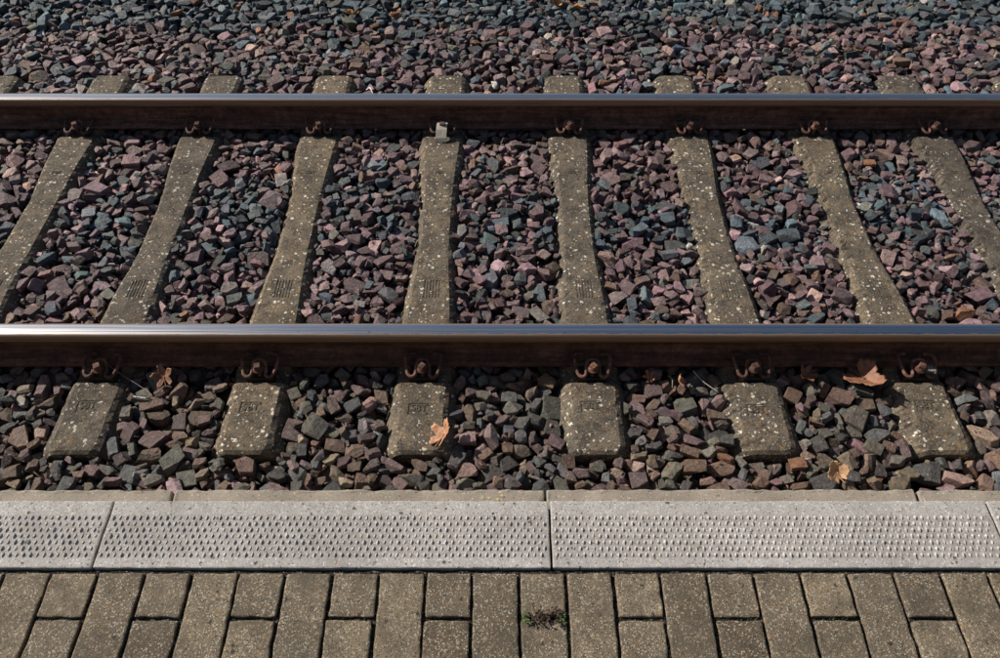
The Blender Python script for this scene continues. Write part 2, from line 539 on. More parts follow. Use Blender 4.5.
ORD = ['first', 'second', 'third', 'fourth', 'fifth', 'sixth', 'seventh', 'eighth', 'ninth', 'tenth']
SLEEPER_LABEL = [
    'leftmost concrete sleeper, only its far end showing behind the far rail at the left edge',
    'concrete sleeper cut off at the left edge of the picture between the two rails',
    'weathered concrete sleeper, first from left whose near end shows below the near rail',
    'weathered concrete sleeper, second from left whose near end shows below the near rail',
    'concrete sleeper with a curled tan leaf lying on its near end',
    'speckled concrete sleeper just right of the one with the curled tan leaf on its end',
    'chipped concrete sleeper, second from right whose near end shows below the near rail',
    'chipped concrete sleeper, rightmost whose near end shows below the near rail',
    'concrete sleeper at the right edge with a ragged lit left flank between the rails',
    'rightmost concrete sleeper, only its far end showing behind the far rail at the right edge']
st_me, rib_me = stamp_mesh(), ribs_mesh()
for i, sx in enumerate(SLEEPER_X):
    o = link('concrete_sleeper', make_sleeper(sx, i + 1, (0.35, 0.35, 0.35, 0.4, 0.4, 0.7, 1.1, 1.4, 1.5, 1.2)[i]), M['sleeper'])
    tag(o, SLEEPER_LABEL[i], 'sleeper', 'concrete sleepers across the track')
    link('stamped_mark', st_me, M['stamp'], o, (sx - 0.008 + random.uniform(-.006, .006), 1.572 + random.uniform(-.010, .010), ZS + 0.0008 + random.uniform(0, .0005))).rotation_euler = (0, 0, random.uniform(-.05, .05))
    m2 = link('stamped_mark', st_me, M['stamp'], o, (sx, 2.905, top_z(2.905) + 0.0008))
    m2.scale = (0.5, 0.45, 1)
    link('cast_ribs', rib_me, M['sleeper'], o, (sx, 2.16, top_z(2.14) + 0.0002)).rotation_euler = (-0.035, 0, 0)

# ------------------------------------------------------------------ rails
def rail_profile():
    # half profile (y, z, material) from the crown down to the foot, z from the rail's bottom
    P = [(0.0, 0.1540, 0), (0.012, 0.1537, 0), (0.020, 0.1530, 0), (0.0255, 0.1515, 0), (0.0295, 0.1485, 1), (0.0320, 0.1445, 1),
         (0.0335, 0.1390, 1), (0.0340, 0.1300, 1), (0.0345, 0.1180, 1), (0.0325, 0.1150, 2), (0.0200, 0.1100, 2), (0.0125, 0.1050, 2), (0.0092, 0.0960, 2), (0.0080, 0.0800, 2),
         (0.0080, 0.0550, 2), (0.0095, 0.0420, 2), (0.0140, 0.0330, 2), (0.0240, 0.0270, 2), (0.0420, 0.0200, 2), (0.0595, 0.0125, 2), (0.0625, 0.0100, 2), (0.0625, 0.0010, 2), (0.0610, 0.0, 2)]
    full = [(y, z, m) for y, z, m in P] + [(-y, z, m) for y, z, m in P[::-1] if y > 0]
    mats = []
    n = len(full)
    for i in range(n):
        a, b = full[i], full[(i + 1) % n]
        mats.append(max(a[2], b[2]))
    return full, mats

def make_rail(ry):
    prof, mats = rail_profile()
    n = len(prof)
    xs = np.linspace(-7, 7, 57)
    V, F, MI = [], [], []
    for x in xs:
        for y, z, m in prof:
            V.append((x, ry + y, RAIL_TOP - RAIL_H + z * RAIL_H / 0.154))
    for r in range(len(xs) - 1):
        for i in range(n):
            a, b = r * n + i, r * n + (i + 1) % n
            F.append((a, b, b + n, a + n)); MI.append(mats[i])
    F.append(tuple(range(n))); MI.append(2)
    F.append(tuple(range(len(xs) * n - 1, (len(xs) - 1) * n - 1, -1))); MI.append(2)
    me = mesh('rail', V, F, True)
    for k in ('polished', 'worn', 'rust'): me.materials.append(M[k])
    me.polygons.foreach_set('material_index', MI)
    bm = bmesh.new(); bm.from_mesh(me)
    bmesh.ops.recalc_face_normals(bm, faces=bm.faces)
    for e in bm.edges:
        if len(e.link_faces) == 2 and e.calc_face_angle(0) > R(42): e.smooth = False
    bm.to_mesh(me); bm.free()
    return me
tag(link('rail', make_rail(RAIL_Y[0])), 'near rusty steel rail with polished top, closest to the platform', 'rail', 'rails of the track')
tag(link('rail', make_rail(RAIL_Y[1])), 'far rusty steel rail with polished top, further from the platform', 'rail', 'rails of the track')

# ------------------------------------------------------------------ rail clips
half = [(0.0, 0.041, 0.052), (0.020, 0.034, 0.049), (0.0265, 0.008, 0.034), (0.028, -0.014, 0.028), (0.042, -0.024, 0.025), (0.058, -0.013, 0.028),
        (0.066, 0.016, 0.036), (0.071, 0.046, 0.046), (0.067, 0.068, 0.046), (0.052, 0.076, 0.042), (0.036, 0.076, 0.040)]
path = [(-x, y, z) for x, y, z in half[:0:-1]] + half
clip_me = mesh('spring_clip', *tube(catmull(path, 5), 0.0070, 8), smooth=True)

def screw_mesh():
    bm = bmesh.new()
    bmesh.ops.create_cone(bm, cap_ends=True, segments=20, radius1=0.0215, radius2=0.0205, depth=0.006, matrix=Matrix.Translation((0, 0, 0.045)))
    bmesh.ops.create_cone(bm, cap_ends=True, segments=20, radius1=0.0185, radius2=0.012, depth=0.010, matrix=Matrix.Translation((0, 0, 0.053)))
    bmesh.ops.create_cone(bm, cap_ends=True, segments=8, radius1=0.009, radius2=0.009, depth=0.06, matrix=Matrix.Translation((0, 0, 0.015)))
    return bm_mesh('sleeper_screw', bm)

def head_mesh():
    bm = box_bm(-0.0120, 0.0120, -0.0120, 0.0120, 0.052, 0.070, 0.0022, 2)
    return bm_mesh('square_head', bm)

def guide_mesh():
    bm = box_bm(-0.055, 0.055, -0.020, 0.043, -0.024, 0.006, 0.003)
    return bm_mesh('guide_plate', bm)
screw_me, head_me, guide_me = screw_mesh(), head_mesh(), guide_mesh()

def add_clip(x, y, label, rz, group, bolt=True):
    t = empty('rail_clip', (x, y, ZS - 0.004), R(random.uniform(-3, 3)))
    t.scale = (0.94, 0.97, 0.95)
    tag(t, label, 'rail clip', group)
    a = link('spring_clip', clip_me, M['clip'], t); a.rotation_euler = (0, 0, R(random.uniform(-3, 3)))
    b = link('sleeper_screw', screw_me, M['bolt'], t)
    h = link('square_head', head_me, M['bolt'], b); h.rotation_euler = (0, 0, rz)
    link('guide_plate', guide_me, M['plate'], t)
    return t

near = SLEEPER_X[2:8]
NEAR_LABEL = ['rusty spring clip on near rail, first from left along the platform side',
              'rusty spring clip on near rail, second from left along the platform side',
              'rusty spring clip on near rail above the sleeper with the curled tan leaf',
              'rusty spring clip on near rail, fourth from left along the platform side',
              'rusty spring clip on near rail, fifth from left along the platform side',
              'rusty spring clip with a grey stone chip caught in its loop, near rail at right']
for i, sx in enumerate(near):
    add_clip(sx + random.uniform(-0.004, 0.004), RAIL_Y[0] - 0.104, NEAR_LABEL[i], random.uniform(0.2, 1.3), 'clips along the near rail')
far = SLEEPER_X[1:9]
for i, sx in enumerate(far):
    lab = 'rusty spring clip on inner side of far rail, %s from left' % ORD[i]
    if i == 3: lab = 'rusty spring clip on far rail holding the small pale metal bracket'
    add_clip(sx, RAIL_Y[1] - 0.104, lab, random.uniform(0.0, 1.4), 'clips along the far rail')

# pale bracket bolted over one far clip
bx_, by_ = SLEEPER_X[4], RAIL_Y[1] - 0.104
V = []
prof = [(0.022, 0.052), (-0.012, 0.052), (-0.030, 0.046), (-0.066, 0.022), (-0.078, 0.008)]
for y, z in prof:
    for x in (-0.026, 0.026): V.append((bx_ + x - 0.002 + y * 0.06, by_ + y, z + 0.030))
for y, z in prof:
    for x in (-0.026, 0.026): V.append((bx_ + x - 0.002 + y * 0.06, by_ + y - 0.0015, z + 0.026))
F = []
n = len(prof)
for i in range(n - 1):
    a = 2 * i
    F += [(a, a + 1, a + 3, a + 2), (a + 2 * n, a + 2 + 2 * n, a + 3 + 2 * n, a + 1 + 2 * n), (a, a + 2, a + 2 + 2 * n, a + 2 * n), (a + 1, a + 1 + 2 * n, a + 3 + 2 * n, a + 3)]
F += [(0, 2 * n, 2 * n + 1, 1), (2 * n - 2, 2 * n - 1, 4 * n - 1, 4 * n - 2)]
tag(link('metal_bracket', mesh('metal_bracket', V, F), M['bracket']), 'small pale metal bracket bolted under a far rail clip, bent down over the sleeper', 'bracket')

# ------------------------------------------------------------------ ballast: stones dropped one by one on a height map
CELL = 0.006
GX0, GX1, GY0, GY1 = -3.9, 3.9, 0.96, 5.25
NX, NY = int((GX1 - GX0) / CELL), int((GY1 - GY0) / CELL)
XS = GX0 + (np.arange(NX) + 0.5) * CELL
YS = GY0 + (np.arange(NY) + 0.5) * CELL
Hm = np.full((NX, NY), -0.100, dtype=np.float32)
ID = np.full((NX, NY), -1, dtype=np.int32)
WALL = 9.0
for sx in SLEEPER_X:
    for j, y in enumerate(YS):
        if abs(y - TRACK_Y) < SLEEPER_L + 0.003:
            w = top_half(y) + (0.030 if abs(y - TRACK_Y) > 0.92 else 0.016)
            i0, i1 = int((sx - w - GX0) / CELL), int((sx + w - GX0) / CELL)
            if i1 > 0 and i0 < NX: Hm[max(0, i0):min(NX, i1), j] = WALL
Hm[:, YS < Y_KERB + 0.006] = WALL

def target(x, y):
    t = 0.020
    u = abs(y - TRACK_Y)
    if u > 1.08: t += 0.006
    for ry in RAIL_Y:
        if abs(y - ry) < 0.085: t = min(t, 0.006)
    if y < 1.28: t -= 0.015 * (1.28 - y) / 0.28
    t += 0.014 * noise.noise(Vector((x * 2.1, y * 2.1, 3.0)))
    return t

def stone_shape(seed):
    r = random.Random(seed)
    bm = bmesh.new()
    bmesh.ops.create_cube(bm, size=2)
    for k in range(r.randint(5, 10)):
        n = Vector((r.gauss(0, 1), r.gauss(0, 1), r.gauss(0, 1))).normalized()
        d = r.uniform(0.62, 1.12)
        geom = list(bm.verts) + list(bm.edges) + list(bm.faces)
        res = bmesh.ops.bisect_plane(bm, geom=geom, plane_co=n * d, plane_no=n, clear_outer=True)
        ed = [e for e in res['geom_cut'] if isinstance(e, bmesh.types.BMEdge)]
        if len(ed) >= 3:
            bmesh.ops.contextual_create(bm, geom=ed)
    bmesh.ops.remove_doubles(bm, verts=bm.verts, dist=0.09)
    bmesh.ops.dissolve_degenerate(bm, edges=bm.edges, dist=0.02)
    hull = bmesh.new()
    sc = Vector((1.0, r.uniform(0.50, 0.92), r.uniform(0.36, 0.70)))
    sh = Vector((r.uniform(-.18, .18), r.uniform(-.18, .18), 0))
    for v in bm.verts:
        hull.verts.new(Vector((v.co.x + sh.x * v.co.z, (v.co.y + sh.y * v.co.z) * sc.y, v.co.z * sc.z)))
    bm.free()
    res = bmesh.ops.convex_hull(hull, input=hull.verts)
    bmesh.ops.delete(hull, geom=[v for v in hull.verts if not v.link_faces], context='VERTS')
    bmesh.ops.dissolve_limit(hull, angle_limit=R(9), verts=hull.verts, edges=hull.edges)
    bmesh.ops.recalc_face_normals(hull, faces=hull.faces)
    ext = max(v.co.x for v in hull.verts) - min(v.co.x for v in hull.verts)
    cen = sum((v.co for v in hull.verts), Vector()) / len(hull.verts)
    for v in hull.verts: v.co = (v.co - cen) * (1.0 / ext)
    hull.normal_update()
    planes = np.array([[*f.normal, f.normal.dot(f.verts[0].co)] for f in hull.faces])
    def pack(b):
        b.verts.index_update()
        vv = np.array([v.co[:] for v in b.verts], dtype=np.float32)
        lens = np.array([len(f.verts) for f in b.faces], dtype=np.int32)
        loops = np.array([v.index for f in b.faces for v in f.verts], dtype=np.int32)
        return vv, lens, loops
    low = pack(hull)
    bmesh.ops.bevel(hull, geom=list(hull.edges), offset=r.uniform(0.012, 0.034), segments=1, affect='EDGES', clamp_overlap=True)
    bmesh.ops.recalc_face_normals(hull, faces=hull.faces)
    high = pack(hull)
    hull.free()
    return planes, low, high

SHAPES = [stone_shape(100 + i) for i in range(72)]

def rand_rot(r, flat):
    tilt = r.normal(0, flat)
    ax = r.uniform(0, 2 * math.pi)
    q = Matrix.Rotation(r.uniform(0, 2 * math.pi), 3, 'Z')
    t = Matrix.Rotation(tilt, 3, Vector((math.cos(ax), math.sin(ax), 0)))
    if r.random() < 0.18:
        t = t @ Matrix.Rotation(math.pi / 2 * r.uniform(0.6, 1.0), 3, Vector((1, 0, 0)))
    if r.random() < 0.5:
        t = t @ Matrix.Rotation(math.pi, 3, Vector((1, 0, 0)))
    return np.array(t @ q)

def raster(planes, rot, scale):
    n = planes[:, :3] @ rot.T
    d = planes[:, 3] * scale
    k = int(scale * 0.72 / CELL) + 1
    g_ = (np.arange(-k, k + 1)) * CELL
    gx, gy = np.meshgrid(g_, g_, indexing='ij')
    up = n[:, 2] > 1e-3
    dn = n[:, 2] < -1e-3
    sd = ~(up | dn)
    z = (d[:, None, None] - n[:, 0, None, None] * gx - n[:, 1, None, None] * gy)
    top = (z[up] / n[up, 2][:, None, None]).min(0)
    bot = (z[dn] / n[dn, 2][:, None, None]).max(0)
    ok = top > bot
    if sd.any(): ok &= (z[sd] > 0).all(0)
    return k, top, bot, ok

def half_width(y):
    w = 1889 / (y / 2.33 + 1.2002)
    return 500 / (w * 0.2747) + 0.35

STONES = []      # shape, rot, scale, x, y, z
def drop(n_attempts, smin, smean, smax, sink, small=False):
    us = rng.random((n_attempts, 2))
    for a in range(n_attempts):
        y = GY0 + 0.07 + us[a, 0] * (GY1 - GY0 - 0.14)
        hw = min(half_width(y), GX1 - 0.1)
        x = (us[a, 1] * 2 - 1) * hw
        i, j = int((x - GX0) / CELL), int((y - GY0) / CELL)
        T = target(x, y)
        if Hm[i, j] > T - (0.030 if small else 0.018): continue
        m = smean * (1.06 if y < 1.78 else 0.87 if y < 3.33 else 1.0)
        sc = float(np.clip(rng.lognormal(math.log(m), 0.36), smin, smax))
        best = None
        for _ in range(2):
            sh = int(rng.integers(len(SHAPES)))
            rot = rand_rot(rng, 0.42)
            k, top, bot, ok = raster(SHAPES[sh][0], rot, sc)
            if ok.sum() < 4: continue
            for c in range(5):
                ii = i + int(rng.integers(-7, 8)) if c else i
                jj = j + int(rng.integers(-7, 8)) if c else j
                if ii - k < 0 or jj - k < 0 or ii + k + 1 > NX or jj + k + 1 > NY: continue
                patch = Hm[ii - k:ii + k + 1, jj - k:jj + k + 1]
                z = (patch - bot)[ok].max()
                if z > 1: continue
                thick = float(top[ok].max() - bot[ok].min())
                z -= sink * thick
                zt = z + float(top[ok].max())
                sc_ = zt - 0.25 * sc
                if best is None or sc_ < best[0]: best = (sc_, sh, rot, ii, jj, z, k, top, ok, zt)
        if best is None: continue
        _, sh, rot, ii, jj, z, k, top, ok, zt = best
        if zt > T + (-0.012 if small else abs(rng.normal(0, 0.010))): continue
        patch = Hm[ii - k:ii + k + 1, jj - k:jj + k + 1]
        idp = ID[ii - k:ii + k + 1, jj - k:jj + k + 1]
        hi = ok & (top + z > patch)
        patch[hi] = (top + z)[hi]
        idp[hi] = len(STONES)
        STONES.append((sh, rot, sc, float(XS[ii]), float(YS[jj]), float(z)))

drop(46000, 0.030, 0.060, 0.094, 0.14)
drop(14000, 0.024, 0.036, 0.05, 0.12, True)
drop(4000, 0.014, 0.020, 0.028, 0.10, True)

def surf(x, y, r=0.02):
    i, j, k = int((x - GX0) / CELL), int((y - GY0) / CELL), max(1, int(r / CELL))
    p = Hm[i - k:i + k + 1, j - k:j + k + 1]
    p = p[p < 1]
    return float(np.percentile(p, 80)) if p.size else 0.0

# colours of the stones by where they lie
PAL = dict(purple=(0.168, 0.104, 0.112), mauve=(0.235, 0.155, 0.158), pink=(0.30, 0.20, 0.178), blue=(0.078, 0.108, 0.126), slate=(0.118, 0.130, 0.140),
           dark=(0.062, 0.066, 0.068), green=(0.140, 0.133, 0.110), tan=(0.22, 0.165, 0.115), rust=(0.25, 0.115, 0.06), pale=(0.34, 0.31, 0.29), brown=(0.165, 0.102, 0.075))
def tint_for(x, y):
    nz = noise.noise(Vector((x * 1.6, y * 1.6, 9.0)))
    nz2 = noise.noise(Vector((x * 3.6, y * 3.6, 19.0)))
    yy = y + 0.10 * nz
    if yy > 4.25: w = dict(blue=46, slate=32, dark=8, purple=4, green=4, rust=2, pale=1.5, tan=1)
    elif abs(yy - 2.60) < 0.20: w = dict(blue=22, slate=20, purple=28, mauve=22, green=3, dark=5, pale=1)
    elif y < 1.78: w = dict(purple=16, mauve=9, pink=4, green=16, slate=9, dark=16, tan=8, brown=24, rust=0.4, pale=1)
    elif y > 3.40: w = dict(purple=30, mauve=26, pink=9, slate=12, blue=7, dark=5, green=5, brown=5, rust=0.8, pale=1)
    else: w = dict(purple=36, mauve=30, pink=9, slate=7, blue=5, brown=9, green=2, dark=4, pale=1, rust=0.6)
    if nz2 > 0.25 and y < 4.1:
        for k in ('blue', 'slate'): w[k] = w.get(k, 2) * 2.0
    ks = list(w)
    c = np.array(PAL[random.choices(ks, [w[k] for k in ks])[0]])
    c = c * 0.90 * random.lognormvariate(-0.03, 0.36) * np.array([random.gauss(1, 0.05), random.gauss(1, 0.04), random.gauss(1, 0.05)])
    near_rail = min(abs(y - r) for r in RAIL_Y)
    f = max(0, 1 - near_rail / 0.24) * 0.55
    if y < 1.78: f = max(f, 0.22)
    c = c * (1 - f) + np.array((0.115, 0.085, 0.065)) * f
    return np.clip(c, 0.02, 0.6)

vis = np.bincount(ID[ID >= 0].ravel(), minlength=len(STONES))
score = np.zeros(len(STONES))
for q, (sh, rot, sc, x, y, z) in enumerate(STONES):
    w = 1889 / (y / 2.33 + 1.2002)
    px, py = x * w * 0.2747, w - 600
    hidden = any(r + 0.03 < y < r + 0.24 for r in RAIL_Y) or any(abs(y - r) < 0.06 for r in RAIL_Y)
    if abs(px) < 490 and 6 < py < 480 and not hidden: score[q] = vis[q] * w ** 3
single = set(np.argsort(-score)[:300].tolist())
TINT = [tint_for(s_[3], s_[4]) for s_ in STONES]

def stone_arrays(q):
    sh, rot, sc, x, y, z = STONES[q]
    vv, lens, loops = SHAPES[sh][2] if vis[q] > 2 else SHAPES[sh][1]
    return (vv @ rot.T.astype(np.float32)) * sc, lens, loops

def build_mesh(name, V, lens, loops, cols):
    me = bpy.data.meshes.new(name)
    me.vertices.add(len(V)); me.vertices.foreach_set('co', V.astype(np.float32).ravel())
    me.loops.add(len(loops)); me.loops.foreach_set('vertex_index', loops)
    me.polygons.add(len(lens))
    starts = np.concatenate([[0], np.cumsum(lens)[:-1]]).astype(np.int32)
    me.polygons.foreach_set('loop_start', starts)
    me.update(calc_edges=True)
    at = me.attributes.new('tint', 'FLOAT_COLOR', 'POINT')
    at.data.foreach_set('color', np.concatenate([cols, np.ones((len(cols), 1))], 1).astype(np.float32).ravel())
    me.polygons.foreach_set('use_smooth', np.zeros(len(lens), dtype=bool))
    return me

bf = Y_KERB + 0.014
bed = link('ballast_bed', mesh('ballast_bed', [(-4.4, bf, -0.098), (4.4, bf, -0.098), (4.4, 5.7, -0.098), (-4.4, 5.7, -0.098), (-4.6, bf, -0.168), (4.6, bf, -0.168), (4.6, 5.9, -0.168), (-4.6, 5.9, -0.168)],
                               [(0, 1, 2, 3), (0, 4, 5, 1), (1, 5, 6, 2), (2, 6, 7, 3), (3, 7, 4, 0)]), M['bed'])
tag(bed, kind='structure')
VV, LL, IX, CC = [], [], [], []
off = 0
for q in range(len(STONES)):
    v, lens, loops = stone_arrays(q)
    p = np.array(STONES[q][3:6], dtype=np.float32)
    if q in single:
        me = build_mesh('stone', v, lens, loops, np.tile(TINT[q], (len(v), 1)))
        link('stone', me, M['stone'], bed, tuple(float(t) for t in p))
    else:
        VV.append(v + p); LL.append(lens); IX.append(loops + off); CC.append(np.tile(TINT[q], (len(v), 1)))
        off += len(v)
rest = link('crushed_stones', build_mesh('crushed_stones', np.concatenate(VV), np.concatenate(LL), np.concatenate(IX), np.concatenate(CC)), M['stone'], bed)
rest['kind'] = 'stuff'
print('STONES', len(STONES), 'tris approx', int(sum((l - 2).sum() for l in LL)))

# crumbs of dead leaf and bark caught between the stones (uncountable)
random.seed(77)
V, F = [], []
for k in range(900):
    y = random.choice([random.uniform(1.05, 1.74), random.uniform(1.95, 3.24), random.uniform(3.42, 4.8)])
    x = random.uniform(-1, 1) * half_width(y)
    i, j = int((x - GX0) / CELL), int((y - GY0) / CELL)
    if not (2 < i < NX - 2 and 2 < j < NY - 2) or Hm[i - 1:i + 2, j - 1:j + 2].max() > 1: continue
    c = Vector((x, y, float(Hm[i, j]) + 0.004))
    a = random.uniform(0, 6.28); L = random.uniform(.004, .012); W_ = L * random.uniform(.2, .6)
    d = Vector((math.cos(a), math.sin(a), random.uniform(-.5, .5))); e = Vector((-math.sin(a), math.cos(a), random.uniform(-.5, .5)))
    s = len(V)
    up = Vector((0, 0, 0.0012 + L * .12))
    V += [c - d * L, c + e * W_ + up, c + d * L, c - e * W_, c - up * .6]
    F += [(s, s + 3, s + 1), (s + 1, s + 3, s + 2), (s, s + 1, s + 4), (s + 1, s + 2, s + 4), (s + 2, s + 3, s + 4), (s + 3, s, s + 4)]
lc = link('leaf_crumbs', mesh('leaf_crumbs', V, F), M['leaf_dark'], bed)
lc['kind'] = 'stuff'

# ------------------------------------------------------------------ platform
plat_bm = box_bm(-9, 9, -6, Y_SLAB0 - 0.020, -0.17, Z_SLAB - 0.085)
plat = link('platform', bm_mesh('platform', plat_bm), M['kerb'])
tag(plat, kind='structure')
link('retaining_wall', bm_mesh('retaining_wall', box_bm(-9, 9, Y_SLAB0 - 0.018, Y_KERB - 0.012, -0.168, Z_KERB - 0.122)), M['kerb'], plat)

def rough_block(name, x0, x1, y0, y1, z0, z1, bevel, seed, amp=0.0012, step=0.02):
    bm = box_bm(x0, x1, y0, y1, z0, z1)
    cuts = max(1, int((x1 - x0) / step))
    ex = [e for e in bm.edges if abs((e.verts[0].co - e.verts[1].co).x) > 1e-4]
    bmesh.ops.subdivide_edges(bm, edges=ex, cuts=cuts, use_grid_fill=True)
    ey = [e for e in bm.edges if abs((e.verts[0].co - e.verts[1].co).y) > 1e-4]
    bmesh.ops.subdivide_edges(bm, edges=ey, cuts=max(1, int((y1 - y0) / step)), use_grid_fill=True)
    sharp = [e for e in bm.edges if len(e.link_faces) == 2 and e.calc_face_angle(0) > 1.0]
    bmesh.ops.bevel(bm, geom=sharp, offset=bevel, segments=2, affect='EDGES', profile=0.55)
    for v in bm.verts:
        nn = noise.noise_vector(Vector((v.co.x * 40 + seed * 3.1, v.co.y * 40, v.co.z * 40)))
        edge = min(v.co.x - x0, x1 - v.co.x, v.co.y - y0, y1 - v.co.y) < bevel * 1.6
        k = amp * (1.6 if edge else 0.3)
        v.co += Vector((nn.x * k, nn.y * k, nn.z * k * 0.8))
    return bm_mesh(name, bm)

# kerb stones along the platform wall
kx = [0.121 + k for k in range(-3, 4)]
for i in range(len(kx) - 1):
    me = rough_block('kerb_stone', kx[i] + 0.004, kx[i + 1] - 0.004, Y_SLAB0 - 0.015, Y_KERB + random.uniform(-0.001, 0.001), Z_KERB - 0.12, Z_KERB + random.uniform(-0.002, 0.002), 0.005, i, 0.003, 0.012)
    link('kerb_stone', me, M['kerb'], plat)
link('kerb_mortar', bm_mesh('kerb_mortar', box_bm(-3, 4, Y_SLAB0 - 0.0165, Y_KERB - 0.008, Z_KERB - 0.119, Z_KERB - 0.03)), M['joint'], plat)

# tactile slabs with rows of raised studs
def studs(x0, x1):
    V, F = [], []
    n = int((x1 - x0 - 0.012) / 0.0151)
    for r in range(7):
        y = 0.7935 - r * 0.01465
        for k in range(n):
            x = x0 + 0.012 + (k + (0.5 if r % 2 else 0.0)) * 0.0151
            if x > x1 - 0.010: continue
            a, b = 0.0050 * random.uniform(0.85, 1.1), 0.0076 * random.uniform(0.9, 1.1)
            h = 0.0041 * random.uniform(0.6, 1.1)
            z = Z_SLAB - 0.0006
            s = len(V)
            V += [(x - a, y, z), (x, y - b, z), (x + a, y, z), (x, y + b, z), (x - a * .15, y - b * .35, z + h), (x + a * .15, y + b * .3, z + h)]
            F += [(s, s + 1, s + 4), (s, s + 4, s + 5), (s, s + 5, s + 3), (s + 1, s + 2, s + 4), (s + 2, s + 5, s + 4), (s + 2, s + 3, s + 5)]
    return mesh('raised_studs', V, F)
sx_ = [0.113 - 2.0, -0.887, 0.113, 1.117, 2.117]
sx_ = [sx_[0] - 1.0] + sx_ + [3.117]
for i in range(len(sx_) - 1):
    me = rough_block('tactile_slab', sx_[i] + 0.0022, sx_[i + 1] - 0.0022, Y_SLAB1, Y_SLAB0, Z_SLAB - 0.08, Z_SLAB, 0.0035, 50 + i, 0.0009, 0.02)
    sl = link('tactile_slab', me, M['slab'], plat)
    st = link('raised_studs', studs(sx_[i], sx_[i + 1]), M['slab'], sl)
    st['kind'] = 'stuff'
link('slab_mortar', bm_mesh('slab_mortar', box_bm(-3.2, 3.4, Y_SLAB1 - 0.006, Y_SLAB0 - 0.012, Z_SLAB - 0.0845, Z_SLAB - 0.02)), M['joint'], plat)

# sand bed that shows in the joints of the paving
V, F = [], []
nx, ny = 300, 50
for i in range(nx + 1):
    for j in range(ny + 1):
        x, y = -2.6 + 5.2 * i / nx, -0.10 + (0.674 + 0.10) * j / ny
        V.append((x, y, Z_SLAB - 0.0105 + 0.004 * noise.noise(Vector((x * 60, y * 60, 1)))))
for i in range(nx):
    for j in range(ny):
        a = i * (ny + 1) + j
        F.append((a, a + ny + 1, a + ny + 2, a + 1))
link('joint_sand', mesh('joint_sand', V, F, True), M['joint'], plat)

# paving bricks: columns alternate a half brick and a full brick at the slab
PAV_LONG = [rough_block('paving_brick', -0.0469, 0.0469, -0.0974, 0.0974, -0.07, 0.0, 0.0034, 200 + k, 0.0017, 0.0095) for k in range(6)]
PAV_HALF = [rough_block('paving_brick', -0.0469, 0.0469, -0.0469, 0.0469, -0.07, 0.0, 0.0034, 300 + k, 0.0017, 0.0095) for k in range(5)]
random.seed(21)
for c in range(-15, 15):
    xc = 0.0920 + c * PITCH
    y = Y_PAVE
    halfcol = c % 2 == 0
    seq = ([1] if halfcol else []) + [2, 2, 2]
    for ln in seq:
        L = ln * PITCH
        me = random.choice(PAV_HALF if ln == 1 else PAV_LONG)
        o = link('paving_brick', me, M['paver'], plat, (xc + random.uniform(-.0012, .0012), y - L / 2 - 0.0005, Z_SLAB - 0.0015 + random.uniform(-.0022, .0012)))
        o.rotation_euler = (random.uniform(-.006, .006), random.uniform(-.008, .008), random.uniform(-.006, .006) + (math.pi if random.random() < .5 else 0))
        y -= L

# moss in the joints (uncountable)
V, F = [], []
random.seed(8)
spots_ = []
for c in range(-15, 15):
    xl = 0.0415 + c * PITCH
    for _ in range(1 if random.random() < 0.5 else 0):
        spots_.append((xl + random.uniform(-.003, .003), random.uniform(0.30, 0.65), random.uniform(0.01, 0.05), 'y'))
    if c % 2 == 0 and random.random() < 0.35:
        spots_.append((xl + PITCH / 2, Y_PAVE - PITCH, 0.04, 'x'))
for (x, y, L, d) in spots_:
    for _ in range(int(26 * L / 0.03)):
        t = random.uniform(-L, L)
        px, py = (x + t, y + random.gauss(0, .0022)) if d == 'x' else (x + random.gauss(0, .0022), y + t)
        pz = Z_SLAB - 0.011 + random.uniform(-.002, .002)
        s = len(V)
        a = random.uniform(0, 6.28)
        r, h = random.uniform(.001, .0022), random.uniform(.004, .009)
        V += [(px + r * math.cos(a + k * 2.09), py + r * math.sin(a + k * 2.09), pz) for k in range(3)] + [(px + random.gauss(0, .002), py + random.gauss(0, .002), pz + h)]
        F += [(s, s + 1, s + 3), (s + 1, s + 2, s + 3), (s + 2, s, s + 3)]
ms = link('joint_moss', mesh('joint_moss', V, F), M['moss'], plat)
ms['kind'] = 'stuff'

# flecks of yellow paint on the kerb
random.seed(3)
V, F = [], []
for k in range(5):
    x, y = -0.035 + 0.030 * random.random() + (0.02 if k % 3 else -0.02), 0.975 + random.uniform(-.005, .012)
    s = len(V)
    a, b = random.uniform(.0015, .0045), random.uniform(.001, .002)
    V += [(x - a, y - b, 0.0), (x + a, y - b * .4, 0.0), (x + a * .6, y + b, 0.0), (x - a * .7, y + b * .8, 0.0)]
    F.append((s, s + 1, s + 2, s + 3))
link('paint_flecks', mesh('paint_flecks', V, F), M['yellow'], plat, (0, 0, Z_KERB + 0.0045))

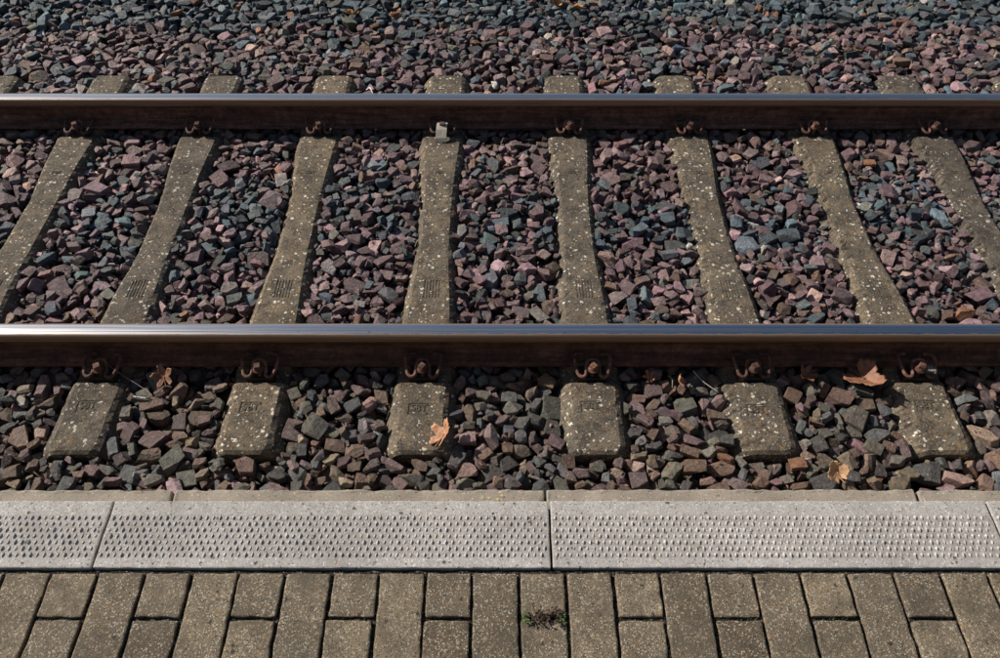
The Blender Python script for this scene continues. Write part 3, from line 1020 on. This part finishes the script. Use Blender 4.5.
# ------------------------------------------------------------------ weed in the paving joint
w = empty('weed', (0.094, 0.5700, Z_SLAB - 0.010))
tag(w, 'small reddish weed with green tips growing in a joint of the paving bricks', 'weed')
random.seed(14)
def weed_part(name, mat, n, spread, hgt, xr):
    V, F = [], []
    for _ in range(n):
        bx = random.uniform(*xr)
        p0 = Vector((bx, random.gauss(0, .004), 0))
        dr = Vector((random.gauss(0, spread), random.gauss(0, spread * .9), random.uniform(.5, 1) * hgt))
        p1 = p0 + dr * .55 + Vector((0, 0, hgt * .1))
        p2 = p0 + dr
        v, f = tube(catmull([p0, p1, p2], 3), 0.0009, 4)
        s = len(V); V += v; F += [tuple(i + s for i in q) for q in f]
        for k in range(5):
            c = p0.lerp(p2, random.uniform(.3, 1)) + Vector((random.gauss(0, .003), random.gauss(0, .003), random.gauss(0, .002)))
            a = random.uniform(0, 6.28); L = random.uniform(.004, .008); Wd = L * .35
            d = Vector((math.cos(a), math.sin(a), random.uniform(-.3, .6))).normalized()
            sd = d.cross(Vector((0, 0, 1))).normalized()
            s = len(V)
            V += [c, c + d * L * .5 + sd * Wd, c + d * L, c + d * L * .5 - sd * Wd]
            F.append((s, s + 1, s + 2, s + 3))
    return link(name, mesh(name, V, F), mat, w)
weed_part('stems', M['weed_red'], 34, .013, .022, (-.022, .028))
weed_part('leaves', M['weed_green'], 4, .006, .020, (-.044, -.034))
weed_part('leaves', M['weed_green'], 3, .006, .016, (.030, .042))

# ------------------------------------------------------------------ fallen leaves
def leaf_mesh(size, seed, lobes=5, curl=1.0, depth=0.42):
    r = random.Random(seed)
    nr, na = 7, 60
    V, F = [], []
    ph = r.uniform(0, 6)
    fold = r.uniform(0.5, 1.0) * curl
    def pos(rr, a):
        lob = 0.5 + 0.5 * math.cos(lobes * (a - math.pi / 2))
        base = 1 - depth * (1 - lob ** 0.7) + 0.05 * math.sin(17 * a + ph) + 0.04 * math.sin(29 * a)
        if abs(((a + math.pi / 2 + math.pi) % (2 * math.pi)) - math.pi) < 0.35: base *= 0.6
        R_ = size * base * rr
        x, y = R_ * math.cos(a) * 0.92, R_ * math.sin(a)
        z = fold * (abs(x) ** 1.3 / size ** .3 * 0.9 + 0.55 * y * y / size)
        z += size * 0.16 * curl * rr * noise.noise(Vector((x / size * 2.2 + seed, y / size * 2.2, 0.3)))
        z -= 0.03 * size * abs(math.cos(lobes * (a - math.pi / 2))) * rr
        return Vector((x, y, z))
    for i in range(nr + 1):
        for k in range(na):
            V.append(pos(i / nr + 1e-3, 2 * math.pi * k / na))
    n = len(V)
    V += [v - Vector((0, 0, 0.0007)) for v in V]
    for i in range(nr):
        for k in range(na):
            a, b = i * na + k, i * na + (k + 1) % na
            F.append((a, a + na, b + na, b)); F.append((a + n, b + n, b + na + n, a + na + n))
    for k in range(na):
        a, b = nr * na + k, nr * na + (k + 1) % na
        F.append((a, a + n, b + n, b))
    F.append(tuple(range(na - 1, -1, -1)))
    return mesh('leaf_blade', V, F, True)

def leaf(x, y, size, rot, mat, label, seed, lobes=5, curl=1.0, depth=0.42, dz=0.01, z=None, stem=True):
    z = (surf(x, y) if z is None else z) + dz
    t = empty('fallen_leaf', (x, y, z))
    t.rotation_euler = rot
    tag(t, label, 'leaf', 'fallen leaves')
    link('leaf_blade', leaf_mesh(size, seed, lobes, curl, depth), mat, t)
    if stem:
        pts = catmull([Vector((0, 0.002, .001)), Vector((0.01 * size, -size * .5, size * .12)), Vector((size * .08, -size * 0.95, size * .3))], 4)
        link('leaf_stem', mesh('leaf_stem', *tube(pts, [0.0016] * len(pts), 6), smooth=True), mat, t)

leaf(-0.196, 1.444, 0.056, (R(20), R(-35), R(-35)), M['leaf'], 'curled tan leaf lying on the near end of a concrete sleeper', 4, 5, 1.0, 0.5, 0.022, ZS)
leaf(-1.246, 1.701, 0.047, (R(32), R(-12), R(15)), M['leaf_dark'], 'pointed brown leaf standing among ballast against the near rail at left', 9, 5, 0.7, 0.5, 0.024)
leaf(1.353, 1.692, 0.080, (R(22), R(10), R(215)), M['leaf_dark'], 'large curled tan leaf leaning on the near rail beside the rightmost clip', 12, 3, 0.75, 0.45, 0.030)
leaf(1.146, 1.721, 0.042, (R(12), R(-12), R(120)), M['leaf_dark'], 'flat brown leaf on ballast just right of the fifth near clip', 17, 5, 0.8, 0.35, 0.012)
leaf(1.133, 1.294, 0.042, (R(28), R(-14), R(20)), M['leaf_pale'], 'small folded pale orange leaf upright on ballast beside the platform kerb', 23, 4, 0.55, 0.25, 0.030)
leaf(0.660, 1.677, 0.030, (R(60), R(15), R(70)), M['leaf'], 'narrow tan leaf wedged in ballast between fourth and fifth near clips', 31, 3, 1.3, 0.5, 0.02)
leaf(0.556, 1.711, 0.026, (R(30), R(-25), R(10)), M['leaf_dark'], 'small lobed brown leaf on ballast right of the fourth near clip', 37, 5, 0.9, 0.6, 0.014)
leaf(-0.877, 4.356, 0.060, (R(25), R(5), R(160)), M['leaf_orange'], 'bright orange brown lobed leaf on blue ballast at the top left of centre', 41, 5, 0.9, 0.5, 0.02)
leaf(0.449, 4.427, 0.065, (R(15), R(20), R(80)), M['leaf_orange'], 'long flat orange leaf on blue ballast at the top right of centre', 47, 3, 0.6, 0.6, 0.015)
leaf(0.334, 4.528, 0.045, (R(35), R(20), R(10)), M['leaf_orange'], 'small rust orange leaf at the very top edge near the centre', 53, 3, 1.0, 0.4, 0.015)
leaf(-0.601, 4.326, 0.045, (R(20), R(-20), R(-60)), M['leaf_dark'], 'small folded brown leaf right of the bright orange leaf on far ballast', 59, 3, 1.2, 0.4, 0.012)
leaf(-0.175, 1.731, 0.022, (R(35), R(0), R(30)), M['leaf_dark'], 'tiny rusty brown leaf scrap right of the clip above the leafy sleeper', 61, 3, 1.0, 0.4, 0.012)

# ------------------------------------------------------------------ twigs, stems, spring
def strand(name, pts, r, mat, label, cat):
    P = []
    for (x, y, dz) in pts: P.append(Vector((x, y, surf(x, y, 0.015) + dz)))
    pth = catmull(P, 6)
    o = link(name, mesh(name, *tube(pth, [r * (1 - 0.5 * i / len(pth)) for i in range(len(pth))], 6), smooth=True), mat)
    tag(o, label, cat)
strand('dry_stem', [(0.721, 1.731, .02), (0.756, 1.692, .02), (0.800, 1.633, .012)], .0022, M['twig'], 'thin pale stem slanting over dark ballast left of the fifth near clip', 'stem')
strand('dry_stem', [(0.633, 1.731, .012), (0.641, 1.701, .016), (0.638, 1.667, .01)], .0022, M['twig'], 'short pale stem upright beside the small lobed brown leaf', 'stem')
strand('dry_stem', [(-0.710, 3.617, .02), (-0.679, 3.572, .03), (-0.654, 3.497, .01)], .0035, M['white'], 'curved white stem on ballast behind the far rail', 'stem')
strand('dry_stem', [(-0.770, 3.522, .02), (-0.745, 3.487, .03), (-0.724, 3.432, .03)], .0045, M['white'], 'short thick white stem tip just behind the far rail', 'stem')
strand('thin_wire', [(-1.472, 1.755, .05), (-1.411, 1.716, .035), (-1.341, 1.677, .02), (-1.270, 1.628, .006)], .0012, M['twig'], 'thin straight wire running from the leftmost near clip across the ballast', 'wire')

c0 = Vector((-1.318, 1.626, 0))
c0.z = surf(c0.x, c0.y) + 0.009
ax = Vector((0.97, -0.18, 0.12)).normalized()
u_ = ax.orthogonal().normalized(); v_ = ax.cross(u_)
pts = []
for k in range(0, 8 * 12 + 1):
    a = 2 * math.pi * k / 12
    pts.append(c0 + ax * (k / 96 - 0.5) * 0.056 + (u_ * math.cos(a) + v_ * math.sin(a)) * 0.0072)
tag(link('coil_spring', mesh('coil_spring', *tube(pts, 0.0017, 6), smooth=True), M['spring']), 'small shiny coil spring lying on ballast right of the first near sleeper end', 'spring')

# grey chip caught in the rightmost near clip
q = SHAPES[7]
vv = q[2][0] * 0.05
me = build_mesh('stone_chip', vv, q[2][1], q[2][2], np.tile(np.array((0.26, 0.27, 0.28)), (len(vv), 1)))
sc_o = link('stone_chip', me, M['stone'], None, (SLEEPER_X[7] + 0.040, RAIL_Y[0] - 0.094, 0.055))
tag(sc_o, 'grey stone chip caught in the loop of the rightmost near clip', 'stone')

# ------------------------------------------------------------------ render defaults
scene.render.engine = 'CYCLES'
scene.render.resolution_x, scene.render.resolution_y = 1024, 674
